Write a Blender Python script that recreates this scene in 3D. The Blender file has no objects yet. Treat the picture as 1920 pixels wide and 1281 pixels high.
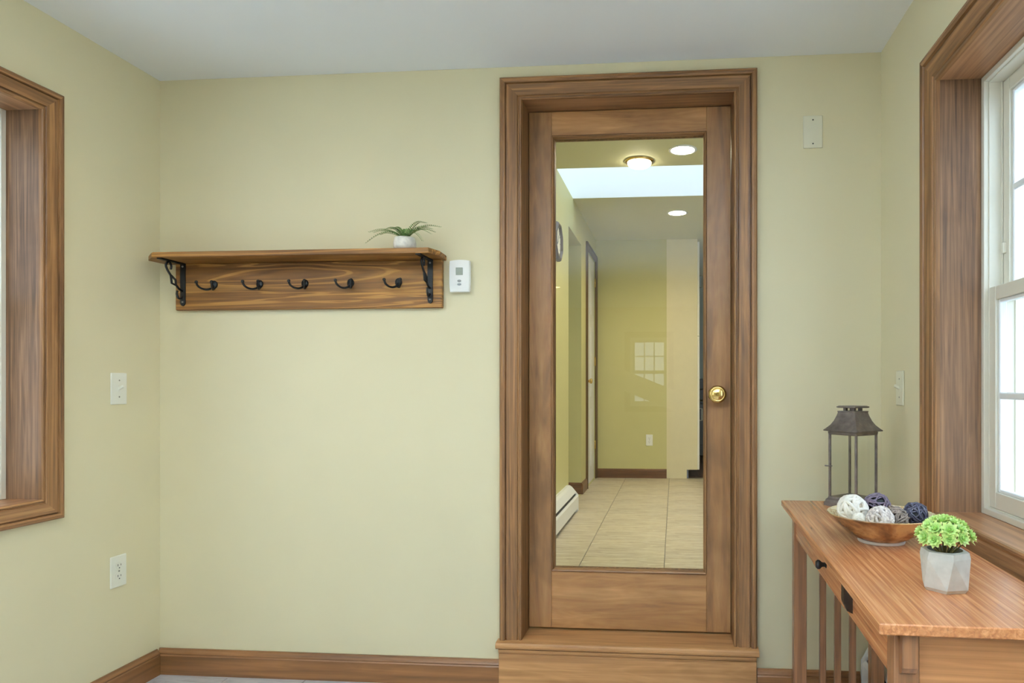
import bpy, bmesh, math, random
from mathutils import Vector, Matrix
R = math.radians
random.seed(7)
scene = bpy.context.scene
COL = scene.collection

# ------------------------------------------------------------------ camera, world, exposure
cam_d = bpy.data.cameras.new('camera')
cam = bpy.data.objects.new('camera', cam_d); COL.objects.link(cam)
cam.location = (0.0, -2.43, 1.13)
cam.rotation_euler = (R(90), 0, math.atan(99.5 / 1230.0))
cam_d.sensor_fit = 'HORIZONTAL'; cam_d.sensor_width = 36.0
cam_d.lens = 36.0 * 1230.0 / 1920.0
cam_d.shift_x = (960.0 - 1165.5) / 1920.0
cam_d.shift_y = (724.0 - 640.5) / 1920.0
cam_d.clip_start = 0.02
scene.camera = cam

SKY = 4.4          # overcast sky radiance
LAMP = 22.0         # ceiling lamp over the coat shelf; added fill lamps take a share
HALL_LAMP = 75.0
UPLIGHT = 2000.0    # added unseen uplights behind the viewpoint, fill by ceiling bounce
world = bpy.data.worlds.new('world'); scene.world = world
world.use_nodes = True
_bg = world.node_tree.nodes['Background']
_bg.inputs['Color'].default_value = (0.68, 0.84, 1.0, 1)
_bg.inputs['Strength'].default_value = SKY

scene.view_settings.view_transform = 'Standard'
scene.view_settings.look = 'None'
scene.view_settings.exposure = -0.12
scene.view_settings.gamma = 1.0
scene.view_settings.use_curve_mapping = False
scene.cycles.max_bounces = 10
scene.cycles.diffuse_bounces = 6
scene.cycles.glossy_bounces = 4
scene.cycles.transparent_max_bounces = 16
scene.cycles.caustics_reflective = False
scene.cycles.caustics_refractive = False
scene.cycles.sample_clamp_indirect = 6.0
scene.cycles.use_denoising = True

# ------------------------------------------------------------------ key dimensions (metres)
XL, XR = -2.022, 0.741          # side walls of the entry room
ZC = 2.332                      # its ceiling
YR = -7.3                       # its rear wall
HF, HC = 0.186, 2.632           # hall floor and ceiling
HX, HY = -0.812, 4.298          # hall left wall, hall end wall
WT = 0.14                       # thickness of the wall with the door

# ------------------------------------------------------------------ materials
def lin(c):
    out = []
    for v in c[:3]:
        v = v / 255.0
        out.append(v / 12.92 if v <= 0.04045 else ((v + 0.055) / 1.055) ** 2.4)
    return (out[0], out[1], out[2], 1.0)

def newmat(name):
    m = bpy.data.materials.new(name); m.use_nodes = True
    nt = m.node_tree
    return m, nt, nt.nodes['Principled BSDF']

def node(nt, typ, **kw):
    n = nt.nodes.new(typ)
    for k, v in kw.items():
        setattr(n, k, v)
    return n

def setin(n, **kw):
    for k, v in kw.items():
        n.inputs[k.replace('_', ' ')].default_value = v

def mapped(nt, scale, offset=(0, 0, 0)):
    tc = node(nt, 'ShaderNodeTexCoord')
    mp = node(nt, 'ShaderNodeMapping')
    mp.inputs['Scale'].default_value = scale
    mp.inputs['Location'].default_value = offset
    nt.links.new(tc.outputs['Object'], mp.inputs['Vector'])
    return mp.outputs['Vector']

def noise(nt, vec, scale=1.0, detail=4.0, rough=0.55, dist=0.0):
    n = node(nt, 'ShaderNodeTexNoise')
    nt.links.new(vec, n.inputs['Vector'])
    setin(n, Scale=scale, Detail=detail, Roughness=rough, Distortion=dist)
    return n.outputs['Fac']

def ramp(nt, fac, stops):
    r = node(nt, 'ShaderNodeValToRGB')
    el = r.color_ramp.elements
    while len(el) > 1:
        el.remove(el[-1])
    el[0].position = stops[0][0]; el[0].color = stops[0][1]
    for p, c in stops[1:]:
        e = el.new(p); e.color = c
    nt.links.new(fac, r.inputs['Fac'])
    return r.outputs['Color']

def mixc(nt, a, b, fac, mode='MIX'):
    m = node(nt, 'ShaderNodeMix', data_type='RGBA', blend_type=mode)
    def put(i, v):
        if hasattr(v, 'links'):
            nt.links.new(v, m.inputs[i])
        else:
            m.inputs[i].default_value = v
    put(0, fac); put(6, a); put(7, b)
    return m.outputs[2]

def bump(nt, bsdf, h, strength=0.2, dist=0.002):
    b = node(nt, 'ShaderNodeBump')
    b.inputs['Strength'].default_value = strength
    b.inputs['Distance'].default_value = dist
    nt.links.new(h, b.inputs['Height'])
    nt.links.new(b.outputs['Normal'], bsdf.inputs['Normal'])

def plain(name, c, rough=0.5, metal=0.0, var=0.06, vscale=12.0, spec=0.5):
    m, nt, b = newmat(name)
    v = mapped(nt, (vscale,) * 3)
    f = noise(nt, v, 1.0, 3.0)
    base = lin(c)
    lo = tuple(x * (1 - var) for x in base[:3]) + (1,)
    hi = tuple(min(1, x * (1 + var)) for x in base[:3]) + (1,)
    nt.links.new(ramp(nt, f, [(0.3, lo), (0.7, hi)]), b.inputs['Base Color'])
    setin(b, Roughness=rough, Metallic=metal)
    b.inputs['Specular IOR Level'].default_value = spec
    return m

def paint(name, c, rough=0.55, var=0.025):
    m, nt, b = newmat(name)
    v = mapped(nt, (1.3, 1.3, 1.3))
    f = noise(nt, v, 1.0, 3.0)
    base = lin(c)
    lo = tuple(x * (1 - var) for x in base[:3]) + (1,)
    hi = tuple(min(1, x * (1 + var)) for x in base[:3]) + (1,)
    nt.links.new(ramp(nt, f, [(0.35, lo), (0.65, hi)]), b.inputs['Base Color'])
    setin(b, Roughness=rough)
    b.inputs['Specular IOR Level'].default_value = 0.35
    v2 = mapped(nt, (160, 160, 160))
    bump(nt, b, noise(nt, v2, 1.0, 2.0), 0.06, 0.001)
    return m

def wood(name, dark, mid, light, axis='z', fine=42.0, along=1.1, rough=0.42, blotch=0.5, wave=0.35, seed=0.0, spec=0.4, lines=False):
    """stained softwood: streaks along one axis, wavy growth figure, cloudy stain blotches"""
    m, nt, b = newmat(name)
    ax = 'xyz'.index(axis)
    s1 = [fine] * 3; s1[ax] = along
    s2 = [9.0] * 3; s2[ax] = 0.42 if lines else 0.9
    s3 = [3.2] * 3; s3[ax] = 1.7
    off = (seed * 3.1, seed * 1.7, seed * 2.3)
    f1 = noise(nt, mapped(nt, s1, off), 1.0, 5.0, 0.6, 0.6)
    f2 = noise(nt, mapped(nt, s2, off), 1.0, 3.0, 0.5, 1.2)
    f3 = noise(nt, mapped(nt, s3, off), 1.0, 4.0, 0.6, 0.3)
    # growth rings: sine bands of the low frequency field
    mu = node(nt, 'ShaderNodeMath', operation='MULTIPLY'); nt.links.new(f2, mu.inputs[0]); mu.inputs[1].default_value = 60.0
    sn = node(nt, 'ShaderNodeMath', operation='SINE'); nt.links.new(mu.outputs[0], sn.inputs[0])
    mr = node(nt, 'ShaderNodeMapRange'); nt.links.new(sn.outputs[0], mr.inputs[0])
    mr.inputs[1].default_value = -1; mr.inputs[2].default_value = 1
    d, md, l = lin(dark), lin(mid), lin(light)
    c1 = ramp(nt, f1, [(0.28, d), (0.5, md), (0.72, l)])
    c2 = ramp(nt, mr.outputs[0], [(0.0, d), (0.55, md), (0.86, md), (0.97, l), (1.0, l)] if lines else [(0.0, d), (0.6, md), (1.0, l)])
    c = mixc(nt, c1, c2, wave)
    bl = ramp(nt, f3, [(0.30, (0.42, 0.40, 0.38, 1)), (0.52, (1, 1, 1, 1))])
    c = mixc(nt, c, bl, blotch, 'MULTIPLY')
    nt.links.new(c, b.inputs['Base Color'])
    setin(b, Roughness=rough)
    b.inputs['Specular IOR Level'].default_value = spec
    bump(nt, b, f1, 0.12, 0.001)
    return m

def glass(name, tint=(0.96, 0.98, 0.97), extra=0.0):
    m = bpy.data.materials.new(name); m.use_nodes = True
    nt = m.node_tree; nt.nodes.clear()
    out = node(nt, 'ShaderNodeOutputMaterial')
    tr = node(nt, 'ShaderNodeBsdfTransparent'); tr.inputs['Color'].default_value = tint + (1,)
    gl = node(nt, 'ShaderNodeBsdfGlossy'); gl.inputs['Roughness'].default_value = 0.0
    # reflectance of a thin pane (both faces), the same from either side: r0 + (1 - r0) * (1 - cos)^5
    fr = node(nt, 'ShaderNodeLayerWeight'); fr.inputs['Blend'].default_value = 0.5
    pw = node(nt, 'ShaderNodeMath', operation='POWER'); pw.inputs[1].default_value = 5.0
    nt.links.new(fr.outputs['Facing'], pw.inputs[0])
    r0 = 0.06 + extra
    ad = node(nt, 'ShaderNodeMath', operation='MULTIPLY_ADD'); ad.inputs[1].default_value = 1.0 - r0; ad.inputs[2].default_value = r0
    nt.links.new(pw.outputs[0], ad.inputs[0])
    mx = node(nt, 'ShaderNodeMixShader')
    nt.links.new(ad.outputs[0], mx.inputs[0]); nt.links.new(tr.outputs[0], mx.inputs[1]); nt.links.new(gl.outputs[0], mx.inputs[2])
    nt.links.new(mx.outputs[0], out.inputs['Surface'])
    return m

def emitter(name, c, strength):
    m, nt, b = newmat(name)
    setin(b, Roughness=0.4)
    b.inputs['Base Color'].default_value = (0.9, 0.9, 0.9, 1)
    b.inputs['Emission Color'].default_value = lin(c)
    b.inputs['Emission Strength'].default_value = strength
    return m

def stone_tile(name, dark, mid, light, seed=0.0):
    m, nt, b = newmat(name)
    off = (seed, seed * 1.3, 0)
    f1 = noise(nt, mapped(nt, (5.0, 34.0, 10), off), 1.0, 6.0, 0.65, 1.6)
    f2 = noise(nt, mapped(nt, (2.2, 3.0, 2), off), 1.0, 3.0)
    c = ramp(nt, f1, [(0.30, lin(dark)), (0.5, lin(mid)), (0.68, lin(light))])
    c = mixc(nt, c, ramp(nt, f2, [(0.3, (0.86, 0.86, 0.88, 1)), (0.7, (1, 1, 1, 1))]), 1.0, 'MULTIPLY')
    nt.links.new(c, b.inputs['Base Color'])
    setin(b, Roughness=0.34)
    bump(nt, b, f1, 0.08, 0.001)
    return m

WALL = paint('sage_wall_paint', (220, 211, 179))
HALLW = paint('warm_lit_sage_paint', (205, 199, 140))  # same sage paint, with the warm hall light tinted into its colour
CEIL = paint('white_ceiling_paint', (240, 243, 248), 0.8, 0.012)
HALLCEIL = paint('cream_ceiling_paint', (216, 214, 178), 0.7, 0.012)
WHITEP = paint('white_shaft_paint', (236, 238, 240), 0.7, 0.01)
W_DK, W_MD, W_LT = (96, 62, 38), (146, 98, 62), (178, 126, 84)
CAS_V = wood('casing_wood_upright', (66, 43, 24), (118, 82, 50), (164, 120, 78), 'z', 75, 1.6, 0.44, 0.35, 0.10, 1, 0.3)
CAS_X = wood('casing_wood_crosswise', (66, 43, 24), (118, 82, 50), (164, 120, 78), 'x', 75, 1.6, 0.44, 0.35, 0.10, 2, 0.3)
CAS_Y = wood('casing_wood_lengthwise', (74, 50, 30), (128, 90, 58), (172, 128, 86), 'y', 75, 1.6, 0.44, 0.35, 0.10, 3, 0.3)
JAMB_V = wood('jamb_wood_upright_shaded', (68, 48, 34), (110, 80, 57), (144, 109, 79), 'z', 110, 2.6, 0.48, 0.65, 0.10, 4, 0.3)  # darker tone holds the shade of jambs facing away from the windows
JAMB_X = wood('jamb_wood_crosswise', (100, 70, 46), (146, 104, 70), (172, 128, 90), 'x', 70, 1.2, 0.36, 0.45, 0.14, 5)
JAMB_Y = wood('jamb_wood_lengthwise', (116, 80, 54), (156, 112, 78), (180, 136, 98), 'y', 70, 1.2, 0.34, 0.35, 0.14, 6)
DOOR_V = wood('door_wood_upright', (98, 66, 38), (144, 102, 63), (172, 128, 84), 'z', 22, 2.2, 0.40, 0.8, 0.12, 7)
DOOR_X = wood('door_wood_crosswise', (112, 75, 42), (160, 114, 70), (186, 140, 92), 'x', 22, 2.2, 0.40, 0.55, 0.12, 8)
STEP_X = wood('step_wood', (134, 92, 54), (172, 125, 79), (196, 150, 103), 'x', 40, 1.5, 0.42, 0.35, 0.12, 9)
BASE_X = wood('baseboard_wood_crosswise', (80, 52, 28), (112, 74, 42), (132, 90, 54), 'x', 36, 1.2, 0.40, 0.4, 0.10, 10)
BASE_Y = wood('baseboard_wood_lengthwise', (80, 52, 28), (112, 74, 42), (132, 90, 54), 'y', 36, 1.2, 0.40, 0.4, 0.10, 11)
SHELF_X = wood('shelf_wood', (70, 43, 18), (120, 80, 39), (190, 140, 78), 'x', 40, 1.0, 0.5, 0.4, 0.5, 12, 0.25, lines=True)
TAB_Y = wood('table_wood_lengthwise', (128, 76, 45), (178, 115, 73), (218, 158, 112), 'y', 150, 3.2, 0.26, 0.2, 0.08, 13, 0.55)
TAB_X = wood('table_wood_crosswise', (122, 78, 46), (166, 112, 70), (192, 138, 92), 'x', 80, 2.2, 0.32, 0.3, 0.10, 14, 0.5)
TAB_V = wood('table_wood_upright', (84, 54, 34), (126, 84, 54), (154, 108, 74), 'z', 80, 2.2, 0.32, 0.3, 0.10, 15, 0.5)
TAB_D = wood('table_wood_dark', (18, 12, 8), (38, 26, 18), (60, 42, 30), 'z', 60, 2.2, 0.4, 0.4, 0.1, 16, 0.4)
VINYL = plain('cream_vinyl', (226, 222, 208), 0.35, 0, 0.015)
VINYLW = plain('white_vinyl', (240, 243, 245), 0.35, 0, 0.01)
PLATE = plain('white_plastic', (236, 236, 226), 0.32, 0, 0.01)
PLATEW = plain('bright_white_plastic', (246, 247, 248), 0.30, 0, 0.01)
IVORY = plain('sage_painted_plate', (224, 220, 198), 0.4, 0, 0.02)
SLOT = plain('dark_slot', (34, 32, 30), 0.6, 0, 0.05)
LCD = plain('grey_display', (118, 124, 112), 0.25, 0, 0.05)
BTN = plain('grey_button', (150, 152, 152), 0.4, 0, 0.03)
IRON = plain('black_iron', (11, 10, 10), 0.6, 0.0, 0.2, spec=0.22)
BRASS = plain('polished_brass', (232, 200, 128), 0.16, 1.0, 0.04)
LANT = plain('weathered_pewter', (116, 106, 101), 0.46, 0.75, 0.35, 30)
STEEL = plain('screw_metal', (150, 148, 140), 0.4, 0.9, 0.05)
GLASS = glass('window_glass')
DGLASS = glass('door_glass', (0.97, 0.975, 0.96), -0.012)
HEAT = plain('white_enamel', (236, 236, 234), 0.3, 0, 0.012)
WHDOOR = plain('white_door_paint', (238, 238, 240), 0.35, 0, 0.01)
CREAM = plain('cream_laminate', (226, 216, 178), 0.38, 0, 0.015)
CREAMW = plain('white_laminate', (238, 236, 226), 0.35, 0, 0.01)
GROUT = plain('grey_grout', (150, 142, 128), 0.8, 0, 0.08)
GROUT2 = plain('pale_grout', (176, 172, 164), 0.8, 0, 0.08)
TILE_H = stone_tile('beige_stone_tile', (178, 158, 126), (212, 198, 168), (232, 224, 202), 1)
TILE_R = stone_tile('grey_stone_tile', (172, 169, 174), (206, 204, 208), (226, 225, 228), 4)
POTW = plain('marbled_white_ceramic', (232, 228, 222), 0.4, 0, 0.16, 60)
FERN = plain('fern_green', (112, 142, 78), 0.55, 0, 0.35, 60)
FERNS = plain('fern_stem_green', (104, 112, 60), 0.6, 0, 0.2, 60)
SOIL = plain('dark_soil', (58, 46, 36), 0.9, 0, 0.4, 200)
CONC = plain('pale_concrete', (196, 198, 194), 0.75, 0, 0.10, 45)
FOAM = plain('grey_gravel', (96, 104, 110), 0.9, 0, 0.4, 220)
STALK = plain('brown_green_stem', (118, 104, 58), 0.7, 0, 0.3, 80)
YARN = plain('white_yarn', (238, 232, 222), 0.85, 0, 0.08, 60)
YARNR = plain('wine_flecked_yarn', (222, 200, 194), 0.85, 0, 0.6, 120)
VINE_P = plain('plum_vine', (98, 84, 98), 0.6, 0, 0.45, 80)
VINE_B = plain('taupe_vine', (124, 110, 100), 0.6, 0, 0.5, 80)
VINE_K = plain('black_vine', (44, 42, 58), 0.45, 0, 0.5, 80)
KITCH = paint('pale_blue_wall_paint', (196, 208, 216))
DARKM = plain('black_appliance_enamel', (34, 36, 40), 0.25, 0.1, 0.08)
BOUNCE_GROUND = plain('pale_bounce_ground', (222, 226, 230), 0.9, 0, 0.08, 3)  # outside ground made pale to bounce daylight up to the ceiling
KFLOOR = wood('kitchen_floor_wood', (84, 58, 40), (124, 88, 62), (150, 112, 82), 'y', 30, 1.2, 0.35, 0.3, 0.2, 17)

def succ_mat():
    m, nt, b = newmat('succulent_leaf_green')
    v = mapped(nt, (1, 1, 1))
    tc = node(nt, 'ShaderNodeTexCoord')
    ln = node(nt, 'ShaderNodeVectorMath', operation='LENGTH'); nt.links.new(tc.outputs['Object'], ln.inputs[0])
    c = ramp(nt, ln.outputs['Value'], [(0.0, lin((168, 204, 112))), (0.010, lin((170, 208, 124))), (0.0165, lin((226, 234, 150)))])
    nt.links.new(c, b.inputs['Base Color'])
    setin(b, Roughness=0.45)
    return m
SUCC = succ_mat()

def bowl_glaze():
    m, nt, b = newmat('brown_bowl_glaze')
    f = noise(nt, mapped(nt, (9, 9, 14)), 1.0, 4.0, 0.6, 0.5)
    g = noise(nt, mapped(nt, (90, 90, 90)), 1.0, 2.0)
    c = ramp(nt, f, [(0.36, lin((88, 62, 42))), (0.48, lin((146, 110, 74))), (0.60, lin((206, 174, 124)))])
    c = mixc(nt, c, ramp(nt, g, [(0.28, (0.5, 0.45, 0.4, 1)), (0.36, (1, 1, 1, 1))]), 0.6, 'MULTIPLY')
    nt.links.new(c, b.inputs['Base Color'])
    setin(b, Roughness=0.22)
    return m
BOWL = bowl_glaze()

def bowl_inside():
    m, nt, b = newmat('cream_bowl_glaze')
    f = noise(nt, mapped(nt, (60, 60, 60)), 1.0, 4.0, 0.6, 2.0)
    c = ramp(nt, f, [(0.40, lin((176, 138, 92))), (0.50, lin((224, 208, 168))), (0.7, lin((240, 230, 200)))])
    nt.links.new(c, b.inputs['Base Color'])
    setin(b, Roughness=0.25)
    return m
BOWLIN = bowl_inside()

# ------------------------------------------------------------------ mesh helpers
class MB:
    def __init__(s):
        s.v, s.f, s.sm = [], [], []
    def add(s, vs, fs, smooth=False):
        o = len(s.v); s.v += [tuple(v) for v in vs]
        for f in fs:
            s.f.append([o + i for i in f]); s.sm.append(smooth)
        return s
    def box(s, x0, x1, y0, y1, z0, z1, bev=0.0):
        x0, x1 = min(x0, x1), max(x0, x1); y0, y1 = min(y0, y1), max(y0, y1); z0, z1 = min(z0, z1), max(z0, z1)
        if bev <= 0:
            return s.add([(x, y, z) for x in (x0, x1) for y in (y0, y1) for z in (z0, z1)],
                         [(0, 1, 3, 2), (4, 6, 7, 5), (0, 4, 5, 1), (2, 3, 7, 6), (0, 2, 6, 4), (1, 5, 7, 3)])
        b = min(bev, (x1 - x0) * .49, (y1 - y0) * .49, (z1 - z0) * .49)
        vs, idx = [], {}
        X, Y, Z = (x0, x1), (y0, y1), (z0, z1)
        sg = (1, -1)
        for i in (0, 1):
            for j in (0, 1):
                for k in (0, 1):
                    for a in range(3):
                        p = [X[i] + sg[i] * b, Y[j] + sg[j] * b, Z[k] + sg[k] * b]
                        p[a] = (X[i], Y[j], Z[k])[a]
                        idx[(i, j, k, a)] = len(vs); vs.append(p)
        fs = []
        for a in range(3):
            for e in (0, 1):
                q = []
                for (p, r) in ((0, 0), (1, 0), (1, 1), (0, 1)):
                    c = [0, 0, 0]; c[a] = e; c[(a + 1) % 3] = p; c[(a + 2) % 3] = r
                    q.append(idx[(c[0], c[1], c[2], a)])
                fs.append(q if e else q[::-1])
        for a in range(3):
            u, w = (a + 1) % 3, (a + 2) % 3
            for p in (0, 1):
                for r in (0, 1):
                    c0 = [0, 0, 0]; c0[u] = p; c0[w] = r; c1 = c0[:]; c1[a] = 1
                    q = [idx[(*c0, u)], idx[(*c1, u)], idx[(*c1, w)], idx[(*c0, w)]]
                    fs.append(q if (p == r) == False else q[::-1])
        for i in (0, 1):
            for j in (0, 1):
                for k in (0, 1):
                    q = [idx[(i, j, k, 0)], idx[(i, j, k, 1)], idx[(i, j, k, 2)]]
                    fs.append(q if (i + j + k) % 2 else q[::-1])
        return s.add(vs, fs)
    def prism(s, poly, fn, a, b, smooth=False):
        """poly: 2D points; fn(p, q, t) -> xyz; extruded for t from a to b"""
        n = len(poly)
        vs = [fn(p, q, a) for p, q in poly] + [fn(p, q, b) for p, q in poly]
        fs = [(i, (i + 1) % n, n + (i + 1) % n, n + i) for i in range(n)]
        s.add(vs, fs, smooth)
        return s.add(vs, [tuple(range(n))[::-1], tuple(range(n, 2 * n))])
    def lathe(s, prof, n=32, c=(0, 0, 0), axis='z', smooth=True, rot=0.0, caps=True):
        vs, fs = [], []
        m = len(prof)
        for (r, h) in prof:
            for k in range(n):
                a = 2 * math.pi * k / n + rot
                p = (r * math.cos(a), r * math.sin(a), h)
                if axis == 'y': p = (p[0], -h, p[1])
                if axis == 'x': p = (h, p[0], p[1])
                vs.append((p[0] + c[0], p[1] + c[1], p[2] + c[2]))
        for i in range(m - 1):
            for k in range(n):
                fs.append((i * n + k, i * n + (k + 1) % n, (i + 1) * n + (k + 1) % n, (i + 1) * n + k))
        s.add(vs, fs, smooth)
        o = len(s.v) - len(vs)
        for i, rev in ((0, True), (m - 1, False)):
            if caps and prof[i][0] > 1e-5:
                q = [o + i * n + k for k in range(n)]
                s.f.append(q[::-1] if rev else q); s.sm.append(False)
        return s
    def tube(s, pts, rad, n=8, closed=False, smooth=True):
        P = [Vector(p) for p in pts]; m = len(P)
        rr = rad if isinstance(rad, (list, tuple)) else [rad] * m
        vs, fs = [], []
        up = None
        for i in range(m):
            if closed: t = P[(i + 1) % m] - P[(i - 1) % m]
            else: t = P[min(i + 1, m - 1)] - P[max(i - 1, 0)]
            t.normalize()
            if up is None:
                up = Vector((0, 0, 1)) if abs(t.z) < 0.9 else Vector((1, 0, 0))
            u = up - t * up.dot(t)
            if u.length < 1e-6: u = t.orthogonal()
            u.normalize(); w = t.cross(u); up = u
            for k in range(n):
                a = 2 * math.pi * k / n
                vs.append(P[i] + (u * math.cos(a) + w * math.sin(a)) * rr[i])
        for i in range(m if closed else m - 1):
            j = (i + 1) % m
            for k in range(n):
                fs.append((i * n + k, i * n + (k + 1) % n, j * n + (k + 1) % n, j * n + k))
        s.add(vs, fs, smooth)
        if not closed:
            o = len(s.v) - len(vs)
            s.f.append([o + k for k in range(n)][::-1]); s.sm.append(False)
            s.f.append([o + (m - 1) * n + k for k in range(n)]); s.sm.append(False)
        return s
    def ball(s, c, r, n=12, m=8):
        pr = [(max(1e-6, r * math.sin(math.pi * i / m)), -r * math.cos(math.pi * i / m)) for i in range(m + 1)]
        return s.lathe(pr, n, c)
    def xf(s, fn):
        s.v = [tuple(fn(*p)) for p in s.v]; return s
    def mesh(s, name):
        me = bpy.data.meshes.new(name)
        me.from_pydata(s.v, [], s.f)
        me.polygons.foreach_set('use_smooth', s.sm)
        bm = bmesh.new(); bm.from_mesh(me)
        bmesh.ops.recalc_face_normals(bm, faces=bm.faces)
        bm.to_mesh(me); bm.free()
        me.update()
        return me
    def build(s, name, mat, parent=None, label=None):
        me = s.mesh(name); me.materials.append(mat)
        o = bpy.data.objects.new(name, me); COL.objects.link(o)
        if parent is not None: o.parent = parent
        if label: o['label'] = label
        return o

def tag(o, label, cat, group=None, kind=None):
    o['label'] = label; o['category'] = cat
    if group: o['group'] = group
    if kind: o['kind'] = kind
    return o

def thing(name, label, cat, loc=(0, 0, 0), rz=0.0, group=None, kind=None):
    o = bpy.data.objects.new(name, None); COL.objects.link(o)
    o.empty_display_size = 0.05
    o.location = loc; o.rotation_euler = (0, 0, rz)
    return tag(o, label, cat, group, kind)

def copy_of(o, parent, loc=None, rot=None, scale=None):
    c = o.copy(); COL.objects.link(c); c.parent = parent
    if loc is not None: c.location = loc
    if rot is not None: c.rotation_euler = rot
    if scale is not None: c.scale = scale
    return c

def holed(axis, a0, a1, z0, z1, t0, t1, holes):
    """a wall slab along 'x' or 'y' with rectangular holes (a0, a1, z0, z1) through it"""
    mb = MB()
    cuts = sorted({a0, a1, *[h[0] for h in holes], *[h[1] for h in holes]})
    for i in range(len(cuts) - 1):
        c0, c1 = cuts[i], cuts[i + 1]
        mid = (c0 + c1) / 2
        hs = sorted([h for h in holes if h[0] <= mid <= h[1]], key=lambda h: h[2])
        z = z0
        for h in hs + [(0, 0, z1, z1)]:
            if h[2] > z + 1e-6:
                if axis == 'x': mb.box(c0, c1, t0, t1, z, h[2])
                else: mb.box(t0, t1, c0, c1, z, h[2])
            z = h[3]
    return mb

CASING = [(0, 0), (0, .010), (.003, .0135), (.008, .0135), (.0105, .0085), (.0145, .0085), (.018, .0135), (.050, .0165), (.056, .0175),
          (.0582, .0105), (.0606, .0105), (.063, .0205), (.071, .0225), (.078, .0215), (.083, .0165), (.083, 0)]

def casing_leg(p0, p1, outw, nrm, m0=True, m1=True, width=0.083, prof=CASING):
    """moulding from p0 to p1 along its inner edge; outw: towards the outer edge; nrm: proud of the wall; mitred ends"""
    p0, p1, outw, nrm = Vector(p0), Vector(p1), Vector(outw), Vector(nrm)
    al = (p1 - p0).normalized(); k = width / 0.083
    a, b = [], []
    for w, h in prof:
        w *= k
        a.append(p0 + outw * w + nrm * h - al * (w if m0 else 0))
        b.append(p1 + outw * w + nrm * h + al * (w if m1 else 0))
    mb = MB(); n = len(a)
    mb.add(a + b, [(i, (i + 1) % n, n + (i + 1) % n, n + i) for i in range(n)] + [tuple(range(n))[::-1], tuple(range(n, 2 * n))])
    return mb

# ------------------------------------------------------------------ the room shell
WIN_W = 0.86
RWY, RWZ0, RWZ1 = -0.525, 0.777, 1.988          # right window opening
LWY, LWZ0, LWZ1 = -0.495, 0.768, 2.013          # left window opening
R2Y = -2.75                                     # unseen side windows added for more daylight
J = 0.019                                       # jamb board thickness
JD = 0.111                                      # reveal depth
OWT = 0.215                                     # outer wall thickness
REARX0, REARX1, REARZ0, REARZ1 = -0.68, -0.10, 0.82, 1.87

fl = MB().box(XL - .2, XR + .2, YR - .2, 0.02, -.14, -0.008).build('floor', GROUT2)
tag(fl, 'grey stone tile floor of the entry room with pale grout', 'floor', kind='structure')
TP = 0.31
tx = -2.034
tiles_done = {}
x = tx
while x < XR:
    y = 0.0
    for r in range(8):
        a, b = max(x, XL), min(x + TP, XR)
        key = round(b - a, 4)
        if key not in tiles_done:
            mb = MB().box(0.002, b - a - .002, -TP + .002, -.002, -.0075, 0.0, .0012)
            tiles_done[key] = mb.mesh('tile'); tiles_done[key].materials.append(TILE_R)
        o = bpy.data.objects.new('tile', tiles_done[key]); COL.objects.link(o); o.parent = fl
        o.location = (a, y, 0)
        y -= TP
    x += TP

wb = holed('x', XL - .215, XR + .215, -.14, HC + .25, 0.0, WT, [(-.590, .236, HF - .02, 2.222)])
tag(wb.build('wall_back', WALL), 'sage green painted wall holding the glazed door and the coat shelf', 'wall', kind='structure')
wl = holed('y', YR - .2, -.0005, -.14, ZC + .3, XL - OWT, XL, [(LWY - WIN_W - J, LWY + J, LWZ0 - J, LWZ1 + J), (R2Y - 1.25 - J, R2Y + J, LWZ0 - J, LWZ1 + J)])
tag(wl.build('wall_left', WALL), 'sage green side wall with light switch and outlet', 'wall', kind='structure')
wr = holed('y', YR - .2, -.0005, -.14, ZC + .3, XR, XR + OWT, [(RWY - WIN_W - J, RWY + J, RWZ0 - J, RWZ1 + J), (R2Y - 1.25 - J, R2Y + J, RWZ0 - J, RWZ1 + J)])
tag(wr.build('wall_right', WALL), 'sage green side wall behind the console table', 'wall', kind='structure')
wq = holed('x', XL - .001, XR + .001, -.14, ZC + .3, YR - .2, YR, [(REARX0 - J, REARX1 + J, REARZ0 - J, REARZ1 + J)])
tag(wq.build('wall_rear', WALL), 'sage wall facing the glazed door, seen as a faint reflection', 'wall', kind='structure')
ce = MB().box(XL - .001, XR + .001, YR, -.0005, ZC, ZC + .15).build('ceiling', CEIL)
tag(ce, 'smooth white ceiling over the entry room', 'ceiling', kind='structure')

# the sloping stair side seen in the glass, across the rear window
st = MB().prism([(0, 0), (0, .265), (.05, .265), (.05, 0)], lambda p, q, t: (-1.02 + t, YR + .95 + p, 1.20 - .40 * t + q - .005), 0, 1.55)
st.prism([(-.012, .265), (-.012, .285), (.062, .285), (.062, .265)], lambda p, q, t: (-1.02 + t, YR + .95 + p, 1.20 - .40 * t + q - .005), 0, 1.55)
tag(st.build('trim_1', WALL), 'sloping stair side panel seen reflected in the door glass', 'stair panel', kind='structure')

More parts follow.
